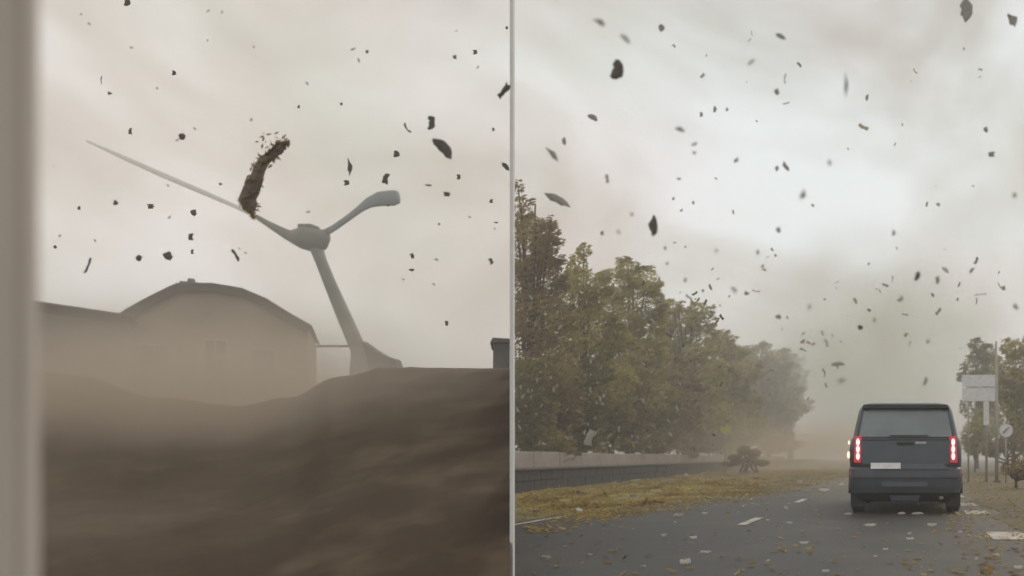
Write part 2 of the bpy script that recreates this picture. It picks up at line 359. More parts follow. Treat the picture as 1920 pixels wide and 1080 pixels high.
TREES = [
 ('tree', 29.5, 992, [(972, 352, 9, 16), (978, 395, 20, 26), (1005, 440, 34, 34), (1028, 455, 22, 42), (985, 470, 45, 45), (1010, 520, 45, 50), (975, 560, 40, 50), (1020, 600, 50, 50), (980, 650, 45, 50), (1030, 690, 50, 50)], 'lf_brown', 'tall reddish brown tree, highest of the row, with a wispy top', .10, 1),
 ('tree', 35.5, 1092, [(1094, 470, 13, 12), (1082, 500, 20, 24), (1100, 540, 38, 34), (1070, 580, 45, 45), (1110, 620, 48, 45), (1080, 680, 55, 50), (1130, 720, 50, 50), (1060, 740, 55, 50)], 'lf_green', 'slender olive tree with a small knob of leaves at its tip', .10, 2),
 ('tree', 43, 1180, [(1178, 503, 24, 18), (1212, 525, 26, 22), (1150, 535, 36, 30), (1195, 570, 42, 36), (1150, 610, 50, 45), (1205, 650, 44, 45), (1165, 700, 52, 50), (1215, 740, 45, 45), (1170, 780, 55, 45)], 'lf_pale', 'broad pale olive tree with a rounded top bent by wind', .11, 3),
 ('tree', 58, 1290, [(1245, 590, 22, 22), (1262, 575, 16, 14), (1240, 640, 30, 34), (1235, 700, 40, 40), (1312, 588, 24, 22), (1285, 605, 28, 24), (1258, 635, 28, 30), (1310, 640, 34, 32), (1275, 690, 44, 42), (1320, 710, 40, 40), (1270, 760, 50, 42), (1325, 780, 42, 38)], 'lf_pale', 'grey green windswept tree leaning right at mid row', .10, 4),
 ('tree', 77, 1365, [(1338, 650, 22, 18), (1357, 637, 20, 16), (1368, 660, 26, 18), (1345, 690, 32, 30), (1385, 700, 30, 28), (1360, 745, 40, 38), (1395, 770, 34, 34), (1360, 800, 40, 28)], 'lf_green', 'small dusty tree with a pointed wind-torn tip', .095, 5),
 ('tree', 112, 1440, [(1395, 668, 24, 18), (1425, 668, 28, 20), (1458, 678, 30, 22), (1430, 720, 40, 34), (1465, 735, 34, 36), (1440, 780, 40, 34)], 'lf_green', 'hazy round tree second from the far end of the row', .085, 6),
 ('tree', 150, 1482, [(1465, 684, 26, 18), (1490, 700, 20, 28), (1482, 735, 26, 34), (1478, 745, 22, 34), (1465, 790, 22, 30), (1455, 815, 20, 24)], 'lf_brown', 'farthest brown tree of the row, fading where dust begins', .08, 7),
]
for nm, Y, bx, cl, m_, lab, sz, sd_ in TREES:
    b = P(bx, 858, Y)
    make_tree(nm, (b.x, b.y), px_clumps(cl, Y, tr), M[m_], lab, 'tree', G1, size=sz * .8 * Y / 27, dens=int(9.0 / (sz * .8 * Y / 27) ** 2), seed=sd_, trunk=.16 + Y * .002, clip=True, lean=.02)
# undergrowth between wall and trees: bushes
G2 = 'bushes along the roadside wall'
bush_labels = ['dark green bush at the wall beside the white post', 'brown leafy bush on the wall, second from the white post', 'mottled bush behind the wall near the flying white scrap',
 'dark bush behind the wall below the slender olive tree', 'grey green bush in the middle of the wall', 'dusty brown bush behind the wall, left of the yellow disc', 'hazy bush behind the yellow disc sign', 'last dusty bush before the brown rubble heap', 'faint far bush at the end of the wall', 'brown undergrowth bush between the tallest tree and the wall', 'grey bush under the pale round-topped tree', 'tall brown bush below the windswept tree', 'wide bush at the foot of the dusty pointed tree']
for i, (cx, Y, m_) in enumerate([(985, 28, 'lf_dark'), (1040, 31, 'lf_brown'), (1095, 34, 'lf_dark'), (1150, 38.5, 'lf_green'), (1210, 44.5, 'lf_dark'), (1270, 52.5, 'lf_brown'), (1330, 64.5, 'lf_dark'), (1390, 83, 'lf_brown'), (1440, 110, 'lf_brown'), (1015, 29.5, 'lf_green'), (1178, 41, 'lf_brown'), (1245, 49, 'lf_brown'), (1350, 73, 'lf_green')]):
    cl = [(cx + tr.uniform(-18, 18), yy, 34, 26) for yy in (700, 735, 765, 795, 825)] + [(cx + tr.uniform(-30, 30), 775, 30, 30)]
    b = P(cx, 858, Y)
    make_tree('bush', (b.x, b.y), px_clumps(cl, Y, tr, .6), M[m_], bush_labels[i], 'bush', G2, size=.09 * Y / 28, dens=int(9.5 / (.09 * Y / 28) ** 2), seed=30 + i, trunk=.05, limb=.03)
# right-hand trees
for nm, Y, bx, cl, m_, lab, cat, sz, sd_ in [
 ('tree', 75, 1832, [(1832, 650, 18, 14), (1848, 668, 24, 18), (1860, 700, 24, 24), (1825, 690, 24, 20), (1842, 720, 28, 24), (1828, 760, 30, 28), (1845, 800, 30, 30)], 'lf_dark', 'faint hazy tree rising behind the white direction sign', 'tree', .24, 51),
 ('tree', 52, 1900, [(1905, 655, 30, 20), (1882, 700, 30, 30), (1885, 745, 30, 34), (1925, 700, 40, 40), (1898, 740, 30, 34), (1930, 780, 40, 40), (1895, 800, 28, 30), (1950, 720, 50, 60)], 'lf_green', 'dark leafy tree at the photo edge right of the tall pole', 'tree', .16, 52),
 ('bush', 48, 1890, [(1885, 835, 22, 16), (1910, 825, 26, 22), (1860, 843, 20, 12), (1935, 830, 30, 24)], 'lf_brown', 'low brown bush at the verge below the round white sign', 'bush', .12, 53),
 ('bush', 27, 1905, [(1890, 880, 16, 12), (1912, 872, 18, 16), (1932, 880, 18, 14)], 'lf_brown', 'nearest low brown bush at the right photo edge', 'bush', .07, 55),
 ('bush', 56, 1828, [(1820, 815, 20, 22), (1842, 800, 24, 28), (1835, 838, 26, 16)], 'lf_pale', 'olive bush behind the direction sign legs', 'bush', .14, 54)]:
    b = P(bx, 858, Y)
    make_tree(nm, (b.x, b.y), px_clumps(cl, Y, tr), M[m_], lab, cat, 'plants right of the road', size=sz, dens=int(8 / (sz * sz)), seed=sd_, trunk=.14 if nm == 'tree' else .05)

# ------------------------------------------------------------------ car
def build_car():
    root = empty('car', (-0.02, 14.75, 0.0))
    tag(root, 'dark grey-green boxy estate SUV with lit red tail lights, seen from behind', 'car')
    def ring(z, w, y0, y1, cr_, n=5):
        pts = []
        for (sx, sy) in ((-1, -1), (1, -1), (1, 1), (-1, 1)):
            cx = sx * (w - cr_); cy = (y0 + cr_) if sy < 0 else (y1 - cr_)
            a0 = {(-1, -1): 180, (1, -1): 270, (1, 1): 0, (-1, 1): 90}[(sx, sy)]
            for k in range(n):
                a = R(a0 + 90 * k / (n - 1)); pts.append((cx + cr_ * math.cos(a), cy + cr_ * math.sin(a), z))
        return pts
    def loft(name, rings, m):
        vs, fs = [], []; n = len(rings[0])
        for r_ in rings: vs += r_
        for i in range(len(rings) - 1):
            for k in range(n):
                k2 = (k + 1) % n; fs.append((i * n + k, i * n + k2, (i + 1) * n + k2, (i + 1) * n + k))
        fs.append(tuple(range(n))[::-1]); fs.append(tuple(range((len(rings) - 1) * n, len(rings) * n)))
        me = fix(mesh(name, vs, fs, True)); me.set_sharp_from_angle(angle=R(35)); return link(name, me, m, root)
    body = [ring(.86, 1.035, .03, 4.8, .14), ring(1.0, 1.045, .02, 4.82, .15), ring(1.2, 1.045, .03, 4.8, .15), ring(1.34, 1.03, .05, 4.6, .14), ring(1.40, 1.005, .07, 3.9, .14),
            ring(1.43, .985, .10, 3.7, .13), ring(1.7, .93, .19, 3.3, .13), ring(1.95, .875, .27, 2.9, .15), ring(2.02, .845, .30, 2.7, .17), ring(2.07, .79, .36, 2.6, .18), ring(2.10, .68, .50, 2.4, .18)]
    loft('body', body, M['car'])
    loft('bumper', [ring(.40, 1.0, .02, 4.78, .12), ring(.50, 1.045, -.05, 4.84, .15), ring(.72, 1.055, -.07, 4.86, .16), ring(.84, 1.05, -.05, 4.84, .15), ring(.875, 1.035, .0, 4.8, .15)], M['carlow'])
    loft('underbody', [ring(.22, .80, .22, 4.5, .1), ring(.30, .90, .12, 4.6, .1), ring(.40, .99, .06, 4.7, .1)], M['cartrim'])
    def quad(name, x0, x1, z0, z1, y0, y1, m, par=root, th=.012, x2=None, x3=None, bev=.01, nx=8, bow=.0):
        """slab facing backwards: bottom at (z0,y0), top at (z1,y1); x2,x3 top edge"""
        x2 = x0 if x2 is None else x2; x3 = x1 if x3 is None else x3
        bm = bmesh.new(); pts = []
        for t in (0, 1):
            for (xa, xb, z, y) in ((x0, x1, z0, y0), (x2, x3, z1, y1)):
                pts.append([bm.verts.new((xa + (xb - xa) * k / nx, y + (th if t else 0) + bow * (2 * k / nx - 1) ** 2 * 1.0, z)) for k in range(nx + 1)])
        a, b_, c, d = pts
        for k in range(nx):
            bm.faces.new((a[k], a[k + 1], b_[k + 1], b_[k])); bm.faces.new((c[k + 1], c[k], d[k], d[k + 1]))
            bm.faces.new((a[k + 1], a[k], c[k], c[k + 1])); bm.faces.new((b_[k], b_[k + 1], d[k + 1], d[k]))
        bm.faces.new((a[0], b_[0], d[0], c[0])); bm.faces.new((b_[nx], a[nx], c[nx], d[nx]))
        bmesh.ops.recalc_face_normals(bm, faces=bm.faces)
        me = bpy.data.meshes.new(name); bm.to_mesh(me); bm.free()
        return link(name, me, m, par)
    quad('window_seal', -.90, .90, 1.405, 1.985, .075, .282, M['cartrim'], x2=-.80, x3=.80, th=.03, bow=.02)
    quad('rear_window', -.865, .865, 1.435, 1.945, .070, .252, M['cglass'], x2=-.775, x3=.775, th=.02, bow=.02)
    quad('wiper', -.30, .42, 1.452, 1.468, .058, .062, M['cartrim'], th=.015)
    quad('spoiler', -.82, .82, 1.975, 2.045, .17, .19, M['cartrim'], th=.2, x2=-.78, x3=.78, bow=.03)
    for s in (-1, 1):
        link('roof_rail', tube_mesh('roof_rail', [(s * .70, .52, 2.05), (s * .70, .6, 2.085), (s * .70, 1.4, 2.09), (s * .70, 2.3, 2.085), (s * .70, 2.4, 2.05)], [.014] * 5, 6), M['cartrim'], root)
    # tailgate: crease, badge plate, number plate recess
    quad('tailgate_crease', -.80, .80, 1.372, 1.39, .028, .036, M['cartrim'], th=.05)
    quad('tailgate', -.80, .80, .93, 1.365, .002, .030, M['car'], th=.05, x2=-.84, x3=.84, bow=.0)
    hb = quad('handle', -.16, .16, 1.285, 1.335, -.012, -.010, M['cartrim'], th=.02)
    quad('badge', .18, .38, 1.305, 1.345, -.004, -.002, M['alloy'], th=.01, nx=4)
    quad('loading_step', -.62, .80, .84, .935, -.085, -.02, M['carlow'], th=.1, x2=-.55, x3=.70)
    quad('number_plate', -.64, -.09, .845, .955, -.105, -.045, M['plate'], th=.012, nx=2)
    quad('bumper_strip', -.44, .40, .52, .60, -.09, -.085, M['carlow'], th=.03)
    quad('bumper_groove', -.95, .95, .665, .68, -.082, -.08, M['cartrim'], th=.03)
    quad('towing_cover', -.26, .24, .25, .35, .02, .0, M['carlow'], th=.06, x2=-.30, x3=.26)
    for s in (-1, 1):
        lens = quad('tail_light', s * .89 - .065, s * .89 + .065, .96, 1.45, -.012, .045, M['redl'], th=.06, x2=s * .875 - .06, x3=s * .875 + .06)
        for zc in (1.335, 1.205, 1.075):
            bm = bmesh.new(); bmesh.ops.create_uvsphere(bm, u_segments=12, v_segments=8, radius=.052)
            for v in bm.verts: v.co.y *= .35; v.co.z *= 1.25; v.co.x *= .6
            me = bpy.data.meshes.new('lamp'); bm.to_mesh(me); bm.free(); me.shade_smooth()
            link('lamp', me, M['lit'], lens, loc=(s * .880, -.015 + (zc - .98) * .12, zc))
        quad('reflector', s * .97 - .045, s * .97 + .045, .69, .80, -.02, -.02, M['redl'], th=.03, nx=2)
        # side windows
        vs = [(s * 1.0, .45, 1.43), (s * 1.0, 3.4, 1.43), (s * .90, 2.9, 1.92), (s * .90, .6, 1.92)]
        vs += [(x - s * .05, y, z) for x, y, z in vs]
        sw = link('side_window', fix(mesh('side_window', vs, [(0, 1, 2, 3), (7, 6, 5, 4), (0, 4, 5, 1), (1, 5, 6, 2), (2, 6, 7, 3), (3, 7, 4, 0)])), M['cglass'], root)
        mr = link('side_mirror', box_mesh('side_mirror', .2, .12, .17, .04, (s * 1.10, 3.35, 1.28)), M['car'], root)
    amb = bpy.data.meshes.new('side_glare'); bm = bmesh.new(); bmesh.ops.create_uvsphere(bm, u_segments=10, v_segments=8, radius=.045)
    for v in bm.verts: v.co.x *= .6; v.co.z *= 1.5
    bm.to_mesh(amb); bm.free()
    link('side_glare', amb, M['amber'], root, loc=(-1.075, .3, 1.10)); link('side_glare', amb, None, root, loc=(-1.06, .22, 1.33), scale=(.6, .6, .6))  # glowing beads imitate tail-light glare on the body side, no real lamps
    # wheels
    def wheel(x, y):
        bm = bmesh.new(); prof = [(.22, -.11), (.33, -.125), (.375, -.10), (.385, -.03), (.385, .03), (.375, .10), (.33, .125), (.22, .11)]
        n = 24; rows = []
        for (rr_, xx) in prof:
            rows.append([bm.verts.new((xx, rr_ * math.cos(2 * math.pi * k / n), rr_ * math.sin(2 * math.pi * k / n))) for k in range(n)])
        for i in range(len(rows)):
            for k in range(n):
                j = (i + 1) % len(rows); bm.faces.new((rows[i][k], rows[i][(k + 1) % n], rows[j][(k + 1) % n], rows[j][k]))
        bmesh.ops.recalc_face_normals(bm, faces=bm.faces)
        me = bpy.data.meshes.new('wheel'); bm.to_mesh(me); bm.free(); me.shade_smooth()
        w = link('wheel', me, M['rubber'], root, loc=(x, y, .385))
        rimv = []; bm = bmesh.new()
        bmesh.ops.create_cone(bm, cap_ends=True, segments=20, radius1=.225, radius2=.225, depth=.17, matrix=Matrix.Rotation(R(90), 4, 'Y'))
        for k in range(5):
            a = 2 * math.pi * k / 5; bmesh.ops.create_cube(bm, size=1, matrix=Matrix.Rotation(a, 4, 'X') @ Matrix.Translation((0, 0, .11)) @ Matrix.Diagonal((.2, .045, .2, 1)))
        me = bpy.data.meshes.new('rim'); bm.to_mesh(me); bm.free(); link('rim', me, M['alloy'], w)
        arch = tube_mesh('wheel_arch', [(0.0, .46 * math.cos(R(a)), .46 * math.sin(R(a))) for a in range(0, 181, 20)], [.035] * 10, 6)
        link('wheel_arch', arch, M['cartrim'], root, loc=(x + math.copysign(.13, x), y, .385))
    for x in (-.905, .905):
        wheel(x, .68); wheel(x, 3.75)
    for s in (-1, 1):
        link('mud_flap', box_mesh('mud_flap', .26, .02, .34, .005, (s * .9, .26, .13)), M['cartrim'], root)
    link('exhaust', tube_mesh('exhaust', [(.66, .10, .30), (.66, .5, .30)], [.045, .045], 10), M['alloy'], root)
    return root
build_car()

# ------------------------------------------------------------------ signs
def slab_between(name, p0, p1, z0, z1, th, m, par, y=0.0):
    me = box_mesh(name, abs(p1 - p0), th, z1 - z0, .008, ((p0 + p1) / 2, y, z0)); return link(name, me, m, par)
Ys = 34.0; k = Ys / F
sg = empty('direction_sign', (P(1836, 858, Ys).x, Ys, 0)); tag(sg, 'white double-panel direction sign on thin posts right of the SUV', 'road sign')
def sx(px): return P(px, 858, Ys).x - sg.location.x
def sz(py): return P(0, py, Ys).z
for a, b in ((703, 725), (727, 752)):
    o = slab_between('sign_panel', sx(1804), sx(1866), sz(b), sz(a), .05, M['plate'], sg)
for px in (1816, 1850):
    o = link('post', tube_mesh('post', [(sx(px), .07, 0), (sx(px), .07, sz(702))], [.055 if px > 1830 else .04] * 2, 8), M['metal'], sg)
slab_between('post_sleeve', sx(1844), sx(1854), sz(797), sz(753), .10, M['plate'], sg, y=.0)
pl = empty('tall_pole', (P(1869, 858, 33).x, 33, 0)); tag(pl, 'tall slim pale pole rising beside the direction sign', 'pole')
link('pole_shaft', tube_mesh('pole_shaft', [(0, 0, 0), (0, 0, 2.5), (-.03, 0, P(0, 640, 33).z)], [.085, .07, .04], 10), M['metal'], pl)
link('pole_foot', box_mesh('pole_foot', .28, .28, .12, .02), M['coping'], pl)
def disc_sign(name, px, py, Y, rad, m, label, cat, postm='metal'):
    c = P(px, py, Y); root = empty(name, (c.x, Y, 0)); tag(root, label, cat)
    bm = bmesh.new(); bmesh.ops.create_cone(bm, cap_ends=True, segments=28, radius1=rad, radius2=rad, depth=.035, matrix=Matrix.Translation((0, -.05, c.z)) @ Matrix.Rotation(R(90), 4, 'X'))
    me = bpy.data.meshes.new('sign_face'); bm.to_mesh(me); bm.free(); link('sign_face', me, m, root)
    bm = bmesh.new()
    rs = [(rad * .98, -.075), (rad * 1.05, -.075), (rad * 1.05, -.03), (rad * .98, -.03)]; n = 28; rows = [[bm.verts.new((r_ * math.cos(2 * math.pi * q / n), yy, c.z + r_ * math.sin(2 * math.pi * q / n))) for q in range(n)] for r_, yy in rs]
    for i in range(4):
        for q in range(n): bm.faces.new((rows[i][q], rows[i][(q + 1) % n], rows[(i + 1) % 4][(q + 1) % n], rows[(i + 1) % 4][q]))
    bmesh.ops.recalc_face_normals(bm, faces=bm.faces)
    me = bpy.data.meshes.new('rim'); bm.to_mesh(me); bm.free(); link('rim', me, M['metal'], root)
    link('post', tube_mesh('post', [(0, 0, 0), (0, 0, c.z + rad * .6)], [.03, .03], 8), M[postm], root)
    return root
disc_sign('yellow_sign', 1360, 804, 46, .27, M['yellow'], 'small round yellow disc on a post before the dusty trees', 'road sign')
rs_ = disc_sign('round_sign', 1886, 807, 32, .27, M['plate'], 'round pale sign with grey mark beside the tall pole', 'road sign')
link('symbol', tube_mesh('symbol', [(-.12, -.075, P(0, 812, 32).z), (0.0, -.075, P(0, 806, 32).z), (.12, -.075, P(0, 801, 32).z)], [.035, .045, .035], 6), M['metal'], rs_)

# ------------------------------------------------------------------ left plot: earth bank, board, post, jamb
def crest_py(px):
    k = [(-300, 700), (0, 690), (150, 706), (300, 748), (450, 762), (540, 745), (630, 708), (720, 693), (960, 692)]
    for (a, b), (c, d) in zip(k, k[1:]):
        if px <= c:
            t = (px - a) / (c - a); t = t * t * (3 - 2 * t); return b + (d - b) * t
    return k[-1][1]
vs, fs = [], []; nx, ny = 190, 80
for j in range(ny + 1):
    t = j / ny; Y = 5.2 + t * 13.0
    for i in range(nx + 1):
        px = -420 + (957.2 + 420) * i / nx
        ch = P(0, crest_py(px), 11.0).z
        if Y < 11: u = (Y - 5.2) / 5.8; hgt = ch * (u ** .8 * (1 - u) + (u * u * (3 - 2 * u)) * u) if u > 0 else 0
        else: u = (Y - 11) / 7.2; hgt = ch * (1 - u * u * (3 - 2 * u) * 1.02)
        X = (px - VX) / F * Y
        nzv = noise.fractal(Vector((X * .55, Y * .55, 0)), 1.0, 2.0, 3) * .03 + noise.fractal(Vector((X * 3.1, Y * 3.1, 5)), 1.0, 2.0, 4) * .022
        edge = 1.0 if .02 < t < .98 else 0
        w_ = 1.0 if px < 700 else max(.25, 1 - (px - 700) / 250)
        vs.append((X, Y, max(-.05, hgt + nzv * edge * w_)))
for j in range(ny):
    for i in range(nx):
        a = j * (nx + 1) + i; fs.append((a, a + 1, a + nx + 2, a + nx + 1))
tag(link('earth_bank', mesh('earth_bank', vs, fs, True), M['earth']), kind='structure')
d = Vector((DIV, 1, 0)).normalized(); aang = math.atan2(d.y, d.x)
brd = empty('retaining_wall', (DIV * 6.06, 6.06, 0)); tag(brd, 'thin timber retaining wall holding the brown earth bank, edge-on behind the post', 'wall')
def crest_z(Y):
    ch = P(0, 692, 11.0).z
    if Y < 11: u = (Y - 5.2) / 5.8; return ch * (u ** .8 * (1 - u) + (u * u * (3 - 2 * u)) * u)
    u = (Y - 11) / 7.2; return ch * (1 - u * u * (3 - 2 * u))
for c in range(7):
    for q in range(6):
        y0 = 6.1 + q * 1.9; z0 = c * .32
        if crest_z(y0 + 1.0) < z0 - .02: continue
        b = link('plank', box_mesh('plank', 2.05, .02, .312, .004), M['board'], brd, loc=Vector((DIV * (y0 + .93), y0 + .93, z0)) - brd.location, rot=(0, 0, aang))
post = empty('white_post', (DIV * 6.0, 6.0, 0)); tag(post, 'very thin tall white post standing between the earth bank and the road', 'post')
link('shaft', box_mesh('shaft', .0245, .03, 5.6, .002), M['white'], post)
link('foot_plate', box_mesh('foot_plate', .12, .12, .02, .003, (0, 0, .0)), M['metal'], post)
jb = empty('window_frame', (P(20, 858, .8).x, .8, 0)); tag(jb, 'blurred beige upright of a window frame at the far left edge', 'window frame')
x1 = P(84, 858, .81).x - jb.location.x
link('jamb', box_mesh('jamb', .22, .02, 2.6, .004, (x1 - .11 - .008, 0, 0)), M['jamb'], jb)
link('bead', box_mesh('bead', .008, .012, 2.6, .002, (x1 - .004, .0, 0)), M['jamb'], jb)

# ------------------------------------------------------------------ houses on the left plot
def prism_obj(name, pts, y0, y1, m, par, off=(0, 0)):
    """outline (x,z) extruded between y0 and y1"""
    n = len(pts); vs = [(x, y0, z) for x, z in pts] + [(x, y1, z) for x, z in pts]
    fs = [tuple(range(n)), tuple(range(n, 2 * n))[::-1]] + [(i, i + n, (i + 1) % n + n, (i + 1) % n) for i in range(n)]
    return link(name, fix(mesh(name, vs, fs)), m, par)
hp = P(398, 858, 38)
rotz = R(34)
hs = empty('house', (hp.x, hp.y, 0), rotz); tag(hs, 'pale plastered house with a broad brown mansard roof, half lost in dust', 'house')
def facade(o, rz, px, py):
    """x, z on the front plane of a turned house for a measured outline point"""
    c, s_, k_ = math.cos(rz), math.sin(rz), (px - VX) / F
    lx = (k_ * o.location.y - o.location.x) / (c - k_ * s_); Y_ = o.location.y + lx * s_
    return lx, H - (py - VY) / F * Y_
rp = [facade(hs, rotz, *q) for q in [(206, 606), (240, 583), (272, 565), (303, 549), (335, 534), (400, 534), (455, 543), (500, 562), (545, 590), (584, 612)]]
wl = [(x * .97, z - .16) for x, z in rp]
prism_obj('wall', [(wl[0][0], 0), (wl[-1][0], 0)] + wl[::-1], -.2, 7.5, M['plaster'], hs)
roof = empty('roof', (0, 0, 0)); roof.parent = hs
tile = box_mesh('tile', 1, 1, .05, .008)
for (a, b) in zip(rp, rp[1:]):
    L_ = math.hypot(b[0] - a[0], b[1] - a[1]); an = math.atan2(b[1] - a[1], b[0] - a[0])
    rows_ = max(1, round(L_ / .42))
    for q in range(rows_):
        t = (q + .5) / rows_; cx = a[0] + (b[0] - a[0]) * t; cz = a[1] + (b[1] - a[1]) * t
        for s_ in range(4):
            link('tile', tile, M['rooft'], roof, loc=(cx, .55 + s_ * 2.04, cz - .04), rot=(0, -an + rnd.uniform(-.04, .04), 0), scale=(L_ / rows_ * 1.08, 2.0, 1))
prism_obj('gable_board', [(x * 1.0, z + .02) for x, z in rp] + [(x * .95, z - .36) for x, z in rp[::-1]], -.42, -.3, M['wood'], hs)
cx_, cz_ = facade(hs, rotz, 352, 540)
ch = link('chimney', box_mesh('chimney', .75, .7, 1.2, .03, (cx_, .9, cz_ - .8)), M['chim'], hs)
link('chimney_pot', tube_mesh('chimney_pot', [(cx_, .9, cz_ + .4), (cx_, .9, cz_ + .6)], [.16, .13], 10), M['rooft'], ch)
for (x, z, w, h_) in [(-2.0, 5.0, .9, 1.2), (.15, 4.6, .8, 2.0), (1.9, 4.8, .9, 1.5), (-1.9, 1.4, .9, 1.3), (1.8, 1.4, .9, 1.3)]:
    fr = link('window', box_mesh('window', w + .2, .08, h_ + .2, .01, (x, -.22, z - .1)), M['concrete'], hs)
    for s_ in (-1, 1): link('pane', box_mesh('pane', w / 2 - .04, .03, h_ - .02, 0, (x + s_ * w / 4, -.255, z)), M['glassd'], fr)
    link('sill', box_mesh('sill', w + .3, .18, .06, .01, (x, -.28, z - .17)), M['coping'], fr)
dr = link('door', box_mesh('door', 1.0, .07, 2.1, .01, (-.4, -.22, 0)), M['wood'], hs)
link('handle', box_mesh('handle', .03, .06, .16, .005, (-.05, -.27, 1.0)), M['metal'], dr)
# neighbour
np_ = P(95, 858, 33)
nb = empty('house', (np_.x, np_.y, 0), R(40)); tag(nb, 'grey-brown house with low slate roof against the window frame', 'house')
prism_obj('wall', [(-4.2, 0), (2.3, 0), (2.3, 6.75), (-4.2, 7.35)], -.1, 6, mat('taupe_render', (.10, .085, .072), .9, col2=(.075, .062, .052), scale=.8, bump=.2), nb)
rf = empty('roof', (0, 0, 0)); rf.parent = nb
for q in range(9):
    link('slate', box_mesh('slate', .80, 6.6, .09, .01), M['rooft2'], rf, loc=(-4.2 + q * .78, 3.0, 7.68 - q * .07 + (.0 if q else .03)), rot=(0, R(5), 0))
link('ridge', box_mesh('ridge', .5, 6.7, .22, .05, (-2.6, 3.0, 7.6)), M['rooft2'], rf)
for (x, z) in [(-2.4, 4.2), (0.6, 4.1)]:
    fr = link('window', box_mesh('window', 1.1, .08, 1.3, .01, (x, -.12, z)), M['wood'], nb); link('pane', box_mesh('pane', .9, .03, 1.1, 0, (x, -.155, z + .1)), M['glassd'], fr)
# dark block at right end of the bank
bk = P(950, 858, 24)
sh = empty('shed', (bk.x - .02, bk.y, 0), R(26)); tag(sh, 'dark flat-topped shed end rising over the earth bank next to the white post', 'shed')
prism_obj('wall', [(-.38, 0), (.1, 0), (.1, 4.45), (-.34, 4.45)], -.1, 1.6, mat('tarred_board', (.060, .058, .055), .8, col2=(.09, .085, .08), scale=2, bump=.3), sh)
prism_obj('roof', [(-.42, 4.45), (.13, 4.5), (.13, 4.6), (-.35, 4.6)], -.2, 1.7, M['rooft2'], sh)

# ------------------------------------------------------------------ wind turbine
Yt = 52.0
hub = P(580, 447, Yt)
foot_ = P(700, 858, Yt)
wt = empty('wind_turbine', (foot_.x, Yt, 0)); tag(wt, 'leaning grey-green wind turbine with bulky hub, one long and one short blade', 'wind turbine')
def T(px, py, dy=0): return P(px, py, Yt) - wt.location + Vector((0, dy, 0))
kk = Yt / F
link('tower', tube_mesh('tower', [T(714, 868), T(695, 760), T(672, 655), T(648, 600), T(618, 530), T(602, 490), T(592, 462)], [18 * kk, 17 * kk, 13 * kk, 12 * kk, 10 * kk, 9.5 * kk, 11 * kk], 14), M['turbine'], wt)
nac = tube_mesh('hub', [T(540, 446), T(551, 444), T(566, 446), T(582, 448), T(598, 448), T(607, 440), T(612, 434)], [5 * kk, 13 * kk, 20 * kk, 23 * kk, 21 * kk, 13 * kk, 6 * kk], 16)
hb_ = link('hub', nac, M['turbine'], wt)
link('hub_cap', box_mesh('hub_cap', 27 * kk, 24 * kk, 15 * kk, 3 * kk, tuple(T(579, 437))), M['turbine'], hb_)
link('blade', tube_mesh('blade', [T(604, 440), T(628, 426), T(655, 407), T(676, 391), T(692, 380), T(712, 373), T(738, 371), T(747, 370)], [7 * kk, 6 * kk, 6 * kk, 7 * kk, 10 * kk, 14 * kk, 15 * kk, 12 * kk], 12, flat=.5), M['turbine2'], wt)
def TB(px, py, dy): return P(px, py, Yt + dy) - wt.location
link('blade', tube_mesh('blade', [TB(556, 447, 0), TB(520, 430, 2), TB(485, 408, 5), TB(440, 386, 9), TB(380, 360, 14), TB(300, 326, 20), TB(220, 290, 26), TB(162, 264, 30)], [10 * kk, 6 * kk, 4.5 * kk, 4.5 * kk, 6 * kk, 7 * kk, 6 * kk, 3 * kk], 12, flat=.4), M['bladep'], wt)
me = prism_obj('tower_skirt', [(T(*q).x, T(*q).z) for q in [(657, 700), (659, 672), (668, 645), (680, 640), (700, 655), (722, 668), (742, 674), (752, 700), (780, 860), (660, 860)]], -.1, .5, M['base'], wt)
link('blade_root', tube_mesh('blade_root', [T(560, 449), T(535, 438), T(505, 421), T(480, 406)], [13 * kk, 9 * kk, 6 * kk, 4 * kk], 12, flat=.7), M['turbine'], wt)
link('crossbar', tube_mesh('crossbar', [T(594, 649), T(662, 649)], [2.2 * kk] * 2, 8), M['base'], wt)

# ------------------------------------------------------------------ flying debris
def scrap_mesh(seed, kind='leaf'):
    r = random.Random(seed); nx_, nz_ = 3, 6; top, bot = [], []
    bend = r.uniform(-.35, .35); tw = r.uniform(-.6, .6)
    for j in range(nz_ + 1):
        t = j / nz_ * 2 - 1
        w = {'leaf': (1 - abs(t) ** 2.2) * .9 + .08, 'chip': 1 - .25 * r.random(), 'twig': .30 + .18 * r.random(), 'lump': math.sqrt(max(0.06, 1 - t * t * .9))}[kind]
        cx = bend * (t * t - .5) * (1.0 if kind in ('twig', 'leaf') else .4)
        for i in range(nx_ + 1):
            u = i / nx_ * 2 - 1
            x = cx + u * w * .5 * (1 + r.uniform(-.3, .3)) + r.uniform(-.07, .07); z = t * .5 + r.uniform(-.07, .07); dy = .12 * u * u * w + tw * u * t * .2 + bend * t * t * .4
            th = .30 * (1 - u * u * .8) if kind in ('lump', 'twig') else .03
            top.append(Vector((x, dy - th, z))); bot.append(Vector((x, dy + th, z)))
    n = len(top); vs = top + bot; fs = []; W_ = nx_ + 1
    for j in range(nz_):
        for i in range(nx_):
            a = j * W_ + i; fs.append((a, a + 1, a + W_ + 1, a + W_)); fs.append((a + n, a + W_ + n, a + W_ + 1 + n, a + 1 + n))
    for j in range(nz_):
        for a in (j * W_, j * W_ + nx_): fs.append((a, a + W_, a + W_ + n, a + n))
    for i in range(nx_):
        for a in (i, nz_ * W_ + i): fs.append((a, a + 1, a + 1 + n, a + n))
    return fix(mesh('scrap', vs, fs, True))
